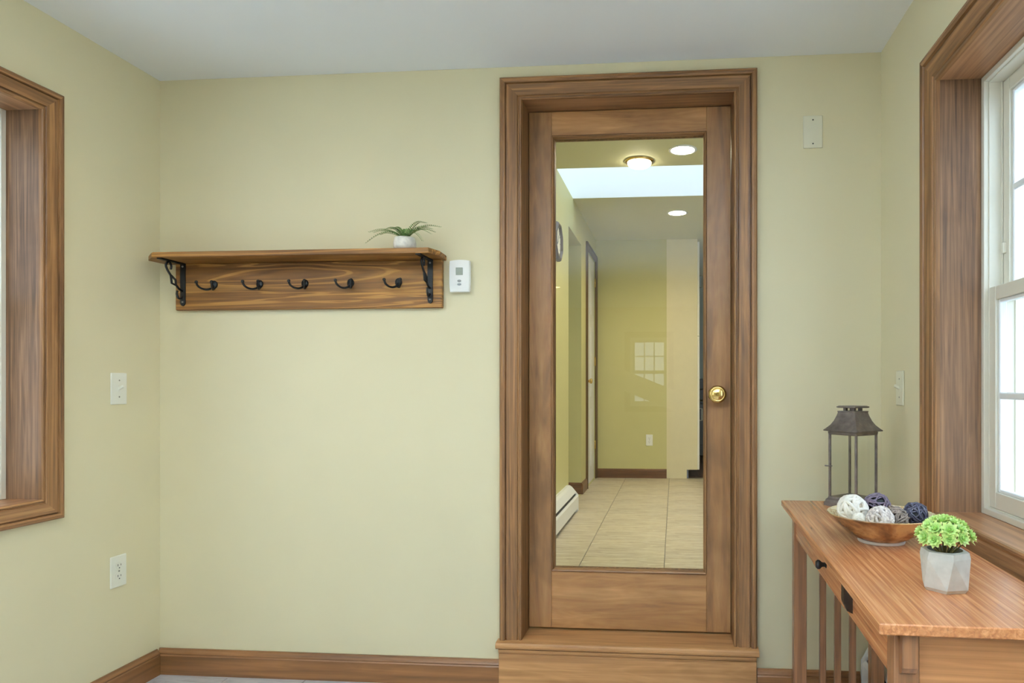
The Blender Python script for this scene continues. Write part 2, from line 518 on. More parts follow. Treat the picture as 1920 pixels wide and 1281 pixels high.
# baseboards
BPROF = [(0, 0), (.016, 0), (.016, .074), (.013, .078), (.0145, .083), (.012, .088), (.006, .094), (.004, .100), (0, .100)]
def base_run(name, p0, p1, nrm, mat, label, parent=None, z=0.0, h=1.0):
    p0, p1, nrm = Vector(p0), Vector(p1), Vector(nrm)
    mb = MB().prism(BPROF, lambda p, q, t: p0 + (p1 - p0) * t + nrm * p + Vector((0, 0, z + q * h)), 0, 1)
    o = mb.build(name, mat)
    return tag(o, label, 'baseboard', kind='structure')
base_run('baseboard_back', (XL + .001, 0, 0), (-.657, 0, 0), (0, -1, 0), BASE_X, 'long brown wooden baseboard under the coat shelf wall')
base_run('baseboard_back', (.299, 0, 0), (XR - .075, 0, 0), (0, -1, 0), BASE_X, 'short brown wooden baseboard between door step and corner heater')
base_run('baseboard_left', (XL, -.016, 0), (XL, YR, 0), (1, 0, 0), BASE_Y, 'brown wooden baseboard along the wall with the outlet')

# ------------------------------------------------------------------ door, jamb, casing, step
DX0, DX1, DZ1 = -.571, .216, 2.203
cs = thing('trim_2', 'stained wooden door casing and jamb around the glazed door', 'door frame', (0, 0, 0), kind='structure')
casing_leg((DX0, 0, .178), (DX0, 0, DZ1), (-1, 0, 0), (0, -1, 0), False, True).build('casing_leg', CAS_V, cs)
casing_leg((DX1, 0, .178), (DX1, 0, DZ1), (1, 0, 0), (0, -1, 0), False, True).build('casing_leg', CAS_V, cs)
casing_leg((DX0, 0, DZ1), (DX1, 0, DZ1), (0, 0, 1), (0, -1, 0)).build('casing_head', CAS_X, cs)
MB().box(DX0 - J, DX0, 0.0, WT, .178, DZ1 + J).build('jamb_side', CAS_V, cs)
MB().box(DX1, DX1 + J, 0.0, WT, .178, DZ1 + J).build('jamb_side', CAS_V, cs)
MB().box(DX0, DX1, 0.0, WT, DZ1, DZ1 + J).build('jamb_head', JAMB_X, cs)

dr = thing('door_1', 'stained wooden door with one tall glass pane and brass knob', 'door', (0, 0, 0), kind='structure')
DY0, DY1 = .100, .136
SX0, SX1, SZ0, SZ1 = -.4790, .1215, .4290, 2.1050       # inner edges of stiles and rails
GX0, GX1, GZ0, GZ1 = -.467, .111, .418 + .0, 2.095
GZ0 = .4185
MB().box(DX0 + .003, SX0, DY0, DY1, .1875, DZ1 - .003, .0012).build('stile', DOOR_V, dr)
MB().box(SX1, DX1 - .003, DY0, DY1, .1875, DZ1 - .003, .0012).build('stile', DOOR_V, dr)
MB().box(SX0, SX1, DY0 + .0006, DY1, SZ1, DZ1 - .003, .0012).build('top_rail', DOOR_X, dr)
MB().box(SX0, SX1, DY0 + .0006, DY1, .1875, SZ0 - .020, .0012).build('bottom_rail', DOOR_X, dr)
BEAD = [(0, 0), (0, .006), (.003, .0085), (.006, .007), (.0075, .003), (.0115, -.004), (.0115, -.014), (0, -.014)]
SZ0 = SZ0 - .020
def bead(a, b, inw):
    a, b, inw = Vector(a), Vector(b), Vector(inw); al = (b - a).normalized()
    A = [a + inw * p + al * p + Vector((0, -h, 0)) for p, h in BEAD]; B = [b + inw * p - al * p + Vector((0, -h, 0)) for p, h in BEAD]
    n = len(A)
    return MB().add(A + B, [(i, (i + 1) % n, n + (i + 1) % n, n + i) for i in range(n)] + [tuple(range(n))[::-1], tuple(range(n, 2 * n))])
bead((SX0, DY0, SZ0), (SX0, DY0, SZ1), (1, 0, 0)).build('glazing_bead', CAS_V, dr)
bead((SX1, DY0, SZ0), (SX1, DY0, SZ1), (-1, 0, 0)).build('glazing_bead', CAS_V, dr)
bead((SX0, DY0, SZ1), (SX1, DY0, SZ1), (0, 0, -1)).build('glazing_bead', CAS_X, dr)
bead((SX0, DY0, SZ0), (SX1, DY0, SZ0), (0, 0, 1)).build('glazing_bead', CAS_X, dr)
# the bead on the hall side closes the edge of the pane
mb = MB()
mb.box(SX0, SX0 + .011, DY0 + .020, DY1, SZ0, SZ1).box(SX1 - .011, SX1, DY0 + .020, DY1, SZ0, SZ1)
mb.box(SX0 + .011, SX1 - .011, DY0 + .020, DY1, SZ0, SZ0 + .011).box(SX0 + .011, SX1 - .011, DY0 + .020, DY1, SZ1 - .011, SZ1)
mb.build('hall_side_bead', CAS_V, dr)
MB().add([(SX0 + .003, DY0 + .017, SZ0 + .003), (SX1 - .003, DY0 + .017, SZ0 + .003), (SX1 - .003, DY0 + .017, SZ1 - .003), (SX0 + .003, DY0 + .017, SZ1 - .003)],
         [(0, 1, 2, 3)]).build('glass_pane', DGLASS, dr, 'clear door glass with faint window reflections')
KX, KZ = .161, 1.099
kb = MB().lathe([(.0001, .058), (.0195, .0575), (.0215, .0560), (.0225, .0535), (.0235, .0560), (.0300, .0520), (.0330, .0450), (.0320, .0370), (.026, .028), (.0155, .020), (.0125, .014), (.0125, 0)], 32, (KX, DY0 - .002, KZ), 'y')
k_o = kb.build('knob', BRASS, dr, 'polished brass door knob')
MB().lathe([(.0001, .010), (.024, .009), (.030, .006), (.0345, .002), (.0345, 0)], 8, (KX, DY0 - .0005, KZ), 'y', False, R(22.5)).build('rosette', BRASS, k_o)
MB().box(KX - .0045, KX + .0045, DY0 - .0650, DY0 - .0595, KZ - .0075, KZ + .0075, .0008).build('turn_button', BRASS, k_o)

sp = thing('door_step', 'stained wooden step with rounded nosing below the glazed door', 'step', (-.18, 0, 0))
def loc_box(ox, *a): return MB().box(a[0] - ox, a[1] - ox, *a[2:])
nose = [(-.0005, .178), (-.030, .178), (-.0385, .1755), (-.0435, .170), (-.045, .164), (-.0435, .158), (-.0385, .1525), (-.030, .150), (-.0005, .150)]
MB().prism(nose, lambda p, q, t: (t, p, q), -.483, .483).build('tread', STEP_X, sp)
sc_ = [(-.001, .1498), (-.036, .1498), (-.036, .146), (-.033, .138), (-.029, .134), (-.024, .132), (-.001, .132)]
MB().prism(sc_, lambda p, q, t: (t, p, q), -.474, .474).build('cove_moulding', STEP_X, sp)
MB().box(-.476, .476, -.022, -.0005, 0.0, .1318, .001).build('riser', STEP_X, sp)
MB().box(DX0 - J, DX1 + J, -.0004, WT + .002, .150, .178).build('threshold', STEP_X, cs)

# ------------------------------------------------------------------ windows
def make_window(name, label, W, z0, z1, fn, mats, inward, axis_u, full=True):
    """fn(u, d, z) -> world; u along the wall, d outwards from the wall face"""
    root = thing(name, label, 'window', fn(W / 2, 0, z0), kind='structure')
    base = Vector(root.location)
    def F(u, d, z): return Vector(fn(u, d, z)) - base
    def bx(u0, u1, d0, d1, a, b, bev=0.0):
        p, q = F(u0, d0, a), F(u1, d1, b)
        return MB().box(p.x, q.x, p.y, q.y, p.z, q.z, bev)
    ud = (F(1, 0, 0) - F(0, 0, 0)).normalized(); nr = (F(0, -1, 0) - F(0, 0, 0)).normalized(); up = Vector((0, 0, 1))
    mv, mh, jv, jh = mats
    cw = inward
    casing_leg(F(0, 0, z0), F(0, 0, z1), -ud, nr, True, True, cw).build('casing_leg', mv, root)
    casing_leg(F(W, 0, z0), F(W, 0, z1), ud, nr, True, True, cw).build('casing_leg', mv, root)
    casing_leg(F(0, 0, z1), F(W, 0, z1), up, nr, True, True, cw).build('casing_head', mh, root)
    casing_leg(F(0, 0, z0), F(W, 0, z0), -up, nr, True, True, cw).build('casing_apron', mh, root)
    bx(-J, 0, 0, OWT, z0 - J, z1 + J).build('jamb_board', jv, root)
    bx(W, W + J, 0, OWT, z0 - J, z1 + J).build('jamb_board', jv, root)
    bx(0, W, 0, OWT, z1, z1 + J).build('head_board', jh, root)
    bx(0, W, 0, OWT, z0 - J, z0).build('sill_board', jh, root)
    # vinyl frame: proud flange, then a stepped channel
    fr = MB()
    def ring(mb, i0, i1, d0, d1):
        for (a, b, c, d) in ((i0, i1, z0 + i0, z1 - i0), (W - i1, W - i0, z0 + i0, z1 - i0)):
            p, q = F(a, d0, c), F(b, d1, d); mb.box(p.x, q.x, p.y, q.y, p.z, q.z, .001)
        for (c, d) in ((z0 + i0, z0 + i1), (z1 - i1, z1 - i0)):
            p, q = F(i1, d0, c), F(W - i1, d1, d); mb.box(p.x, q.x, p.y, q.y, p.z, q.z, .001)
    ring(fr, .0005, .017, JD, OWT)
    ring(fr, .017, .021, JD + .012, OWT)
    frame = fr.build('frame', VINYL, root, 'cream vinyl window frame')
    tr = MB()
    for e in (.0215, W - .0215 - .004):
        p, q = F(e, JD + .043, z0 + .021), F(e + .004, JD + .047, z1 - .021); tr.box(p.x, q.x, p.y, q.y, p.z, q.z)
        p, q = F(e, JD + .080, z0 + .021), F(e + .004, JD + .084, z1 - .021); tr.box(p.x, q.x, p.y, q.y, p.z, q.z)
    tr.build('track', VINYL, frame)
    zm = (z0 + z1) / 2
    def sash(nm, d0, d1, a, b, rails, lab):
        s = MB(); e0 = .0225; e1 = .0225 + .034
        for (u0, u1) in ((e0, e1), (W - e1, W - e0)):
            p, q = F(u0, d0, a), F(u1, d1, b); s.box(p.x, q.x, p.y, q.y, p.z, q.z, .0015)
        for (c0, c1) in ((a, a + rails[0]), (b - rails[1], b)):
            p, q = F(e1, d0 + .0005, c0), F(W - e1, d1, c1); s.box(p.x, q.x, p.y, q.y, p.z, q.z, .0015)
        so = s.build(nm, VINYL, root, lab)
        # glazing rebate, brighter white
        g = MB(); gd0, gd1 = d0 + .007, d1 - .004
        for (u0, u1) in ((e1, e1 + .009), (W - e1 - .009, W - e1)):
            p, q = F(u0, gd0, a + rails[0]), F(u1, gd1, b - rails[1]); g.box(p.x, q.x, p.y, q.y, p.z, q.z, .002)
        for (c0, c1) in ((a + rails[0], a + rails[0] + .009), (b - rails[1] - .009, b - rails[1])):
            p, q = F(e1 + .009, gd0, c0), F(W - e1 - .009, gd1, c1); g.box(p.x, q.x, p.y, q.y, p.z, q.z, .002)
        g.build('glazing_strip', VINYLW, so)
        gm = (d0 + d1) / 2
        i0, i1, c0, c1 = e1 + .009, W - e1 - .009, a + rails[0] + .009, b - rails[1] - .009
        MB().add([F(i0, gm, c0), F(i1, gm, c0), F(i1, gm, c1), F(i0, gm, c1)], [(0, 1, 2, 3)]).build('pane', GLASS, so)
        zc = (c0 + c1) / 2
        p, q = F(i0, gm - .010, zc - .009), F(i1, gm - .002, zc + .009)
        MB().box(p.x, q.x, p.y, q.y, p.z, q.z, .003).build('muntin', VINYLW, so)
        for k in (1, 2):
            uu = i0 + (i1 - i0) * k / 3
            p, q = F(uu - .009, gm - .0098, c0), F(uu + .009, gm - .0022, c1)
            MB().box(p.x, q.x, p.y, q.y, p.z, q.z, .003).build('muntin', VINYLW, so)
        return so
    sash('lower_sash', JD + .012, JD + .042, z0 + .022, zm + .018, (.044, .036), 'lower window sash')
    us = sash('upper_sash', JD + .048, JD + .078, zm - .018, z1 - .022, (.036, .036), 'upper window sash')
    # tilt latch on the upper sash
    p, q = F(.030, JD + .040, zm + .11), F(.040, JD + .050, zm + .14)
    MB().box(p.x, q.x, p.y, q.y, p.z, q.z, .002).build('latch', VINYL, us)
    # exterior trim and daylight portal
    pd = bpy.data.lights.new('daylight_portal', 'AREA'); pd.shape = 'RECTANGLE'
    pd.size = W; pd.size_y = z1 - z0; pd.cycles.is_portal = True
    po = bpy.data.objects.new('daylight_portal', pd); COL.objects.link(po)
    po.location = Vector(fn(W / 2, OWT + .02, (z0 + z1) / 2))
    po.rotation_euler = Matrix((ud.cross(up) * 0 + ud, up, ud.cross(up))).transposed().to_euler() if ud.cross(up).dot(nr) < 0 else Matrix((-ud, up, (-ud).cross(up))).transposed().to_euler()
    return root

make_window('window_1', 'deep wooden framed double hung window beside the console table', WIN_W, RWZ0, RWZ1,
            lambda u, d, z: (XR + d, RWY - u, z), (CAS_V, CAS_Y, JAMB_V, JAMB_Y), .100, 'y')
make_window('window_2', 'deep wooden framed window on the wall with the light switch and outlet', WIN_W, LWZ0, LWZ1,
            lambda u, d, z: (XL - d, LWY - u, z), (CAS_V, CAS_Y, JAMB_V, JAMB_Y), .072, 'y')
make_window('window_5', 'added unseen window for more daylight behind the viewpoint on the console table side', 1.25, RWZ0, RWZ1,  # extra pair added out of view to brighten the room
            lambda u, d, z: (XR + d, R2Y - u, z), (CAS_V, CAS_Y, JAMB_V, JAMB_Y), .100, 'y')
make_window('window_6', 'added unseen window for more daylight behind the viewpoint on the outlet side', 1.25, LWZ0, LWZ1,
            lambda u, d, z: (XL - d, R2Y - u, z), (CAS_V, CAS_Y, JAMB_V, JAMB_Y), .072, 'y')
make_window('window_3', 'small paned window seen reflected in the door glass', REARX1 - REARX0, REARZ0, REARZ1,
            lambda u, d, z: (REARX0 + u, YR - d, z), (CAS_V, CAS_X, JAMB_V, JAMB_X), .083, 'x')

gd = MB().box(-14, 14, -22, 14, -.5, -.3).build('ground', BOUNCE_GROUND)
tag(gd, 'ground outside the house windows, made pale to bounce daylight in', 'ground', kind='structure')

# ------------------------------------------------------------------ the hall behind the glass
hf = MB().box(HX - .12, 2.2, WT, HY + .12, .02, HF - .006).build('floor_hall', GROUT)
tag(hf, 'beige stone tile floor of the hall beyond the glass', 'floor', kind='structure')
GXL = [HX, -.50, -.055, .39, .835, 1.28, 1.725, 2.17]
GYL = [WT + .001, .36, .77, 1.18, 1.59, 2.0, 2.41, 2.82, 3.23, 3.64, 4.05, HY]
for i in range(len(GXL) - 1):
    for j in range(len(GYL) - 1):
        w, d = GXL[i + 1] - GXL[i], GYL[j + 1] - GYL[j]
        MBt = MB().box(.002, w - .002, .002, d - .002, -.0055, 0, .0012)
        o = MBt.build('tile', TILE_H, hf); o.location = (GXL[i], GYL[j], HF)
kf = MB().box(HX - .12, 2.2, HY + .12, 6.6, .02, HF).build('floor_kitchen', KFLOOR)
tag(kf, 'brown wooden floor at the end of the hall', 'floor', kind='structure')

OPY0, OPY1, OPZ = 2.556, 3.250, 2.360
D2Y0, D2Y1, D2Z = 3.600, 4.222, 2.395
w1 = holed('y', WT, HY + .12, .02, HC, HX - .11, HX, [(OPY0, OPY1, HF, OPZ), (D2Y0 - .004, D2Y1 + .004, HF, D2Z + .004)])
tag(w1.build('wall_hall_left', HALLW), 'sage hall wall with clock, side opening and white door', 'wall', kind='structure')
sc2 = MB()
sc2.box(-2.6, HX - .11, OPY1, OPY1 + .08, .02, OPZ + .1).box(-2.6, HX - .11, OPY0 - .08, OPY0, .02, OPZ + .1)
sc2.box(-2.7, -2.6, OPY0 - .08, OPY1 + .08, .02, OPZ + .1).box(-2.6, HX - .11, OPY0, OPY1, OPZ, OPZ + .1)
tag(sc2.build('wall_side_passage', HALLW), 'sage side passage opening off the hall', 'wall', kind='structure')
tag(MB().box(-2.6, HX - .11, OPY0, OPY1, .02, HF).build('floor_side_passage', TILE_H), 'tile floor inside the side passage', 'floor', kind='structure')
w2 = MB().box(HX - .11, -.082, HY, HY + .12, .02, HC + .05)
tag(w2.build('wall_hall_end', HALLW), 'sage wall with outlet at the end of the hall', 'wall', kind='structure')
w3 = MB().box(2.2, 2.3, WT, 6.7, .02, HC + .05)
tag(w3.build('wall_hall_right', HALLW), 'sage wall on the kitchen side of the hall', 'wall', kind='structure')
w4 = MB().box(HX - .11, 2.2, 6.6, 6.7, .02, HC + .05).box(HX - .21, HX - .11, HY + .12, 6.7, .02, HC + .05)
tag(w4.build('wall_kitchen', KITCH), 'pale blue kitchen wall past the tall cabinet', 'wall', kind='structure')
SKY0, SKY1, SKX0, SKX1 = 2.055, 2.777, -1.20, 1.25
hc = MB()
hc.box(-1.3, 2.2, WT, SKY0, HC, HC + .06).box(-1.3, 2.2, SKY1, 6.6, HC, HC + .06)
hc.box(-1.3, SKX0, SKY0, SKY1, HC, HC + .06).box(SKX1, 2.2, SKY0, SKY1, HC, HC + .06)
hc.box(SKX0, HX - .112, SKY0, SKY1, HC - .12, HC - .06)
tag(hc.build('ceiling_hall', HALLCEIL), 'cream hall ceiling pierced by the skylight shaft', 'ceiling', kind='structure')
sh = MB()
T = HC + .85
e_ = .002
sh.box(SKX0 - .05, SKX1 + .05, SKY0 - .05, SKY0 + e_, HC + .0005, T).box(SKX0 - .05, SKX1 + .05, SKY1 - e_, SKY1 + .05, HC + .0005, T)
sh.box(SKX0 - .05, SKX0 + e_, SKY0 + e_, SKY1 - e_, HC + .0005, T).box(SKX1 - e_, SKX1 + .05, SKY0 + e_, SKY1 - e_, HC + .0005, T)
sk = sh.build('window_4', WHITEP); tag(sk, 'white skylight shaft above the hall', 'skylight', kind='structure')
MB().add([(SKX0 - .04, SKY0 - .04, T), (SKX1 + .04, SKY0 - .04, T), (SKX1 + .04, SKY1 + .04, T), (SKX0 - .04, SKY1 + .04, T)], [(0, 1, 2, 3)]).build('pane', GLASS, sk)
pd = bpy.data.lights.new('skylight_portal', 'AREA'); pd.shape = 'RECTANGLE'; pd.size = SKX1 - SKX0; pd.size_y = SKY1 - SKY0; pd.cycles.is_portal = True
po = bpy.data.objects.new('skylight_portal', pd); COL.objects.link(po); po.location = ((SKX0 + SKX1) / 2, (SKY0 + SKY1) / 2, T + .02)

base_run('baseboard_hall_end', (HX + .001, HY, HF), (-.082, HY, HF), (0, -1, 0), BASE_X, 'brown wooden baseboard under the hall outlet', h=.94)
base_run('baseboard_side_passage', (-2.6, OPY1, HF), (HX, OPY1, HF), (0, -1, 0), BASE_X, 'brown wooden baseboard in the side passage opening')
base_run('baseboard_hall_left', (HX, OPY1 - .014, HF), (HX, D2Y0 - .068, HF), (1, 0, 0), BASE_Y, 'short brown baseboard between passage opening and white door')

CAS_DV = wood('dark_hall_casing_wood', (70, 52, 32), (104, 80, 52), (130, 102, 70), 'z', 60, 1.4, .4, .3, .1, 18)
d2 = thing('door_2', 'white panelled closet door with brass knob in the hall', 'door', (HX, (D2Y0 + D2Y1) / 2, HF), kind='structure')
cy = (D2Y0 + D2Y1) / 2
hw = (D2Y1 - D2Y0) / 2
casing_leg((0, -hw, 0), (0, -hw, D2Z - HF), (0, -1, 0), (1, 0, 0), False, True, .064).build('casing_leg', CAS_DV, d2)
casing_leg((0, hw, 0), (0, hw, D2Z - HF), (0, 1, 0), (1, 0, 0), False, True, .064).build('casing_leg', CAS_DV, d2)
casing_leg((0, -hw, D2Z - HF), (0, hw, D2Z - HF), (0, 0, 1), (1, 0, 0), True, True, .064).build('casing_head', CAS_DV, d2)
MB().box(-.045, -.008, -hw + .003, hw - .003, .008, D2Z - HF - .004, .001).build('slab', WHDOOR, d2)
for zz0, zz1 in ((.16, .72), (.84, 1.52), (1.64, 2.06)):
    for s in (-1, 1):
        MB().box(-.009, -.003, s * .04, s * (hw - .075), zz0, zz1, .004).build('panel', WHDOOR, d2)
kb2 = MB().lathe([(.0001, .055), (.018, .052), (.025, .043), (.022, .032), (.012, .022), (.012, 0)], 16, (-.008, -hw + .06, 1.00 - .01), 'x').build('knob', BRASS, d2)
MB().lathe([(.030, .004), (.030, 0)], 16, (-.008, -hw + .06, .99), 'x').build('rosette', BRASS, kb2)
for hz in (.30, 1.15, 1.95):
    MB().lathe([(.007, 0), (.007, .09)], 10, (.002, hw - .004, hz)).build('hinge', BRASS, d2)

# wall clock in the hall
ck = thing('wall_clock', 'round brown rimmed clock with pale face on the hall wall', 'clock', (HX, 2.02, 2.12))
MB().lathe([(.138, 0), (.138, .018), (.130, .030), (.118, .030), (.112, .020), (.112, 0)], 8, (0, 0, 0), 'x', False, R(22.5)).build('rim', plain('clock_rim_brown', (84, 66, 44), .4, .2, .1), ck)
fc = MB().lathe([(.1105, 0), (.1105, .012)], 32, (0, 0, 0), 'x').build('face', plain('clock_face_cream', (228, 222, 200), .5), ck)
for k in range(12):
    a = k * math.pi / 6
    MB().box(-.002, .002, .080, .098, 0, .001).xf(lambda x, y, z, a=a: (.0125 + z, x * math.cos(a) - y * math.sin(a), x * math.sin(a) + y * math.cos(a))).build('hour_mark', SLOT, fc)
for ln, a, w in ((.055, 2.2, .0035), (.082, -.6, .0025)):
    MB().box(-w, w, -.012, ln, .0015, .003).xf(lambda x, y, z, a=a: (.0125 + z, x * math.cos(a) - y * math.sin(a), x * math.sin(a) + y * math.cos(a))).build('hand', SLOT, ck)

# baseboard heaters
def heater(name, label, loc, length, along, side, depth=.072, height=.200):
    """along: +1/-1 direction in y; side: direction in x from the wall"""
    o = thing(name, label, 'heater', loc)
    P = [(0, 0), (0, height), (.022, height), (.040, height - .012), (depth - .018, height - .052), (depth - .022, height - .056), (.036, height - .018), (.020, height - .006), (.004, height - .006), (.004, 0)]
    MB().prism(P, lambda p, q, t: (side * p, t * along, q + .0), .004, length - .004).build('back_panel', HEAT, o)
    Fp = [(depth - .012, height - .066), (depth, height - .078), (depth, .030), (depth - .012, .022), (depth - .015, .022), (depth - .004, .032), (depth - .004, height - .080), (depth - .014, height - .070)]
    MB().prism(Fp, lambda p, q, t: (side * p, t * along, q), .004, length - .004).build('front_panel', HEAT, o)
    dm = [(depth - .022, height - .060), (depth - .016, height - .066), (.030, height - .045), (.030, height - .040)]
    MB().prism(dm, lambda p, q, t: (side * p, t * along, q), .006, length - .006).build('damper_slot', SLOT, o)
    MB().box(side * .006, side * (depth - .020), .006 * along, (length - .006) * along, .030, .100).build('fin_element', STEEL, o)
    Ep = [(0, 0), (0, height + .002), (.024, height + .002), (.042, height - .010), (depth + .002, height - .070), (depth + .002, .010), (depth - .010, 0)]
    for e in (-.010, length - .004):
        MB().prism(Ep, lambda p, q, t: (side * p, t * along, q), e, e + .014).build('end_cap', HEAT, o)
    return o
heater('baseboard_heater', 'white baseboard heater along the hall wall behind the glass', (HX, .35, HF), 2.10, 1, 1, .090, .196)
heater('baseboard_heater', 'white baseboard heater under the window behind the console table', (XR, -.020, 0), 2.6, -1, -1, .072, .215)

# hall lights
def recessed(name, label, x, y):
    o = thing(name, label, 'ceiling light', (x, y, HC), group='round recessed ceiling lights in the hall')
    MB().lathe([(.090, 0), (.090, -.004), (.076, -.006), (.074, -.002), (.074, 0)], 32).build('trim_ring', CEIL, o)
    MB().lathe([(.0001, -.003), (.0735, -.003)], 32).build('lens', emitter('recessed_lens_glow', (255, 236, 200), 12.0), o)
    ld = bpy.data.lights.new('lamp_bulb', 'SPOT'); ld.energy = HALL_LAMP; ld.color = (1.0, .86, .62)
    ld.spot_size = R(155); ld.spot_blend = 1.0; ld.shadow_soft_size = .07
    lo = bpy.data.objects.new('lamp_bulb', ld); COL.objects.link(lo); lo.parent = o; lo.location = (0, 0, -.012)
recessed('recessed_light', 'round recessed light before the skylight shaft, nearer the glazed door', .051, 1.758)
recessed('recessed_light', 'round recessed light past the skylight shaft', .023, 3.275)
fm = thing('flush_light', 'glowing flush dome light at the skylight edge', 'ceiling light', (-.235, 1.945, HC))
MB().lathe([(.100, 0), (.100, -.006), (.086, -.012), (.080, -.012)], 32).build('base_ring', BRASS, fm)
MB().lathe([(.080, -.006), (.078, -.022), (.062, -.036), (.034, -.044), (.0001, -.046)], 32).build('dome', emitter('dome_glow', (255, 244, 214), 30.0), fm)

def outlet(name, label, loc, rz, small=False):
    """wall plate in the local xz plane, facing -y"""
    o = thing(name, label, 'outlet', loc, rz)
    MB().box(-.035, .035, -.006, 0, -.0575, .0575, .003).build('plate', PLATE, o)
    for s in (-1, 1):
        pr = []
        for k in range(24):
            a = 2 * math.pi * k / 24
            pr.append((.0172 * math.cos(a), max(-.0128, min(.0128, .0172 * math.sin(a))) + s * .0195))
        r = MB().prism(pr, lambda p, q, t: (p, -t, q), .006, .0078).build('receptacle', PLATE, o)
        m = MB()
        for px, hh in ((-.0062, .0040), (.0062, .0032)):
            m.box(px - .0011, px + .0011, -.0081, -.0077, s * .0195 + .003 - hh, s * .0195 + .003 + hh)
        m.lathe([(.0024, .0077), (.0024, .0081)], 12, (0, 0, s * .0195 - .0075), 'y')
        m.build('slot', SLOT, r)
    MB().lathe([(.0030, .006), (.0030, .0075), (.0001, .0078)], 12, (0, 0, 0), 'y').build('screw', STEEL, o)
    return o
outlet('wall_outlet', 'white duplex outlet low on the wall below the light switch', (XL, -.1975, .4565), R(90))
outlet('wall_outlet', 'white duplex outlet on the hall end wall', (-.259, HY, .575), 0)

def toggle(name, label, loc, rz, mat):
    o = thing(name, label, 'light switch', loc, rz)
    MB().box(-.035, .035, -.0055, 0, -.0575, .0575, .003).build('plate', mat, o)
    MB().box(-.0055, .0055, -.0062, -.005, -.0125, .0125, .0004).build('toggle_slot', mat, o)
    t = MB().box(-.0042, .0042, -.020, 0, -.0042, .0042, .001)
    t.xf(lambda x, y, z: (x, y * .86 + z * .3 - .004, z - y * .5 - .001)).build('toggle', mat, o)
    for zz in (.030, -.030):
        MB().lathe([(.0028, .0053), (.0028, .0063), (.0001, .0066)], 12, (0, 0, zz), 'y').build('screw', STEEL, o)
    return o
toggle('light_switch', 'white toggle switch on the wall above the low outlet', (XL, -.1955, 1.1205), R(90), PLATE)
toggle('light_switch', 'toggle switch between room corner and window, above the lantern', (XR, -.208, 1.123), R(-90), IVORY)

bp = thing('blank_wall_plate', 'sage painted blank wall plate high beside the door', 'wall plate', (.4995, 0, 2.0515))
MB().box(-.0345, .0345, -.0055, 0, -.0590, .0590, .002).build('plate', IVORY, bp)
for zz in (.043, -.043):
    MB().lathe([(.0026, .0052), (.0026, .0064), (.0001, .0067)], 12, (0, 0, zz), 'y').build('screw', SLOT, bp)

th = thing('thermostat', 'white wall thermostat with small grey screen beside the coat shelf', 'thermostat', (-.805, 0, 1.5435))
MB().box(-.036, .036, -.010, 0, -.056, .056, .002).build('back_plate', PLATEW, th)
pp = []
for k in range(9):
    t = -1 + k / 4.0
    pp.append((t * .038, .0605 - .004 * t * t))
pp += [(.0395, 0.03), (.0395, -.03), (.0365, -.0600)] + [(-.0365, -.0600), (-.0395, -.03), (-.0395, .03)]
tb = MB().prism(pp, lambda p, q, t: (p, -t, q), .0105, .024)
tb.prism([(p * .95, q * .97) for p, q in pp], lambda p, q, t: (p, -t, q), .024, .027)
tb.build('cover', PLATEW, th)
MB().box(-.0135, .0135, -.0278, -.0268, .003, .031, .0006).build('display', LCD, th)
for zz in (-.019, -.0315):
    m = MB().lathe([(.0075, .0268), (.0075, .0282), (.006, .0288), (.0001, .0288)], 20, (0, 0, 0), 'y')
    m.xf(lambda x, y, z, zz=zz: (x, y, z * .6 + zz)).build('button', BTN, th)

# ------------------------------------------------------------------ coat shelf
cr = thing('coat_shelf', 'wooden wall shelf with five black coat hooks and iron brackets', 'shelf', (-1.41, 0, 1.425))
ox, oz = -1.41, 1.425
top = [(-1.990, 0), (-1.995, -.088), (-1.930, -.150), (-.877, -.150), (-.858, -.085), (-.864, 0)]
mb = MB().prism(top, lambda p, q, t: (p - ox, q, t - oz), 1.607, 1.6235)
mb.prism([(p + (.002 if p < -1.5 else -.002), q * .985) for p, q in top], lambda p, q, t: (p - ox, q, t - oz), 1.6235, 1.626)
mb.build('shelf_board', SHELF_X, cr)
MB().box(-1.941 - ox, -.874 - ox, -.021, 0, 0, .1818, .003).build('back_board', SHELF_X, cr)
def bez(pts, n=6):
    """Catmull-Rom through points"""
    out = []
    P = [Vector(p) for p in pts]
    for i in range(len(P) - 1):
        p0, p1, p2, p3 = P[max(i - 1, 0)], P[i], P[i + 1], P[min(i + 2, len(P) - 1)]
        for k in range(n):
            t = k / n
            out.append(0.5 * ((2 * p1) + (-p0 + p2) * t + (2 * p0 - 5 * p1 + 4 * p2 - p3) * t * t + (-p0 + 3 * p1 - 3 * p2 + p3) * t ** 3))
    out.append(P[-1]); return out
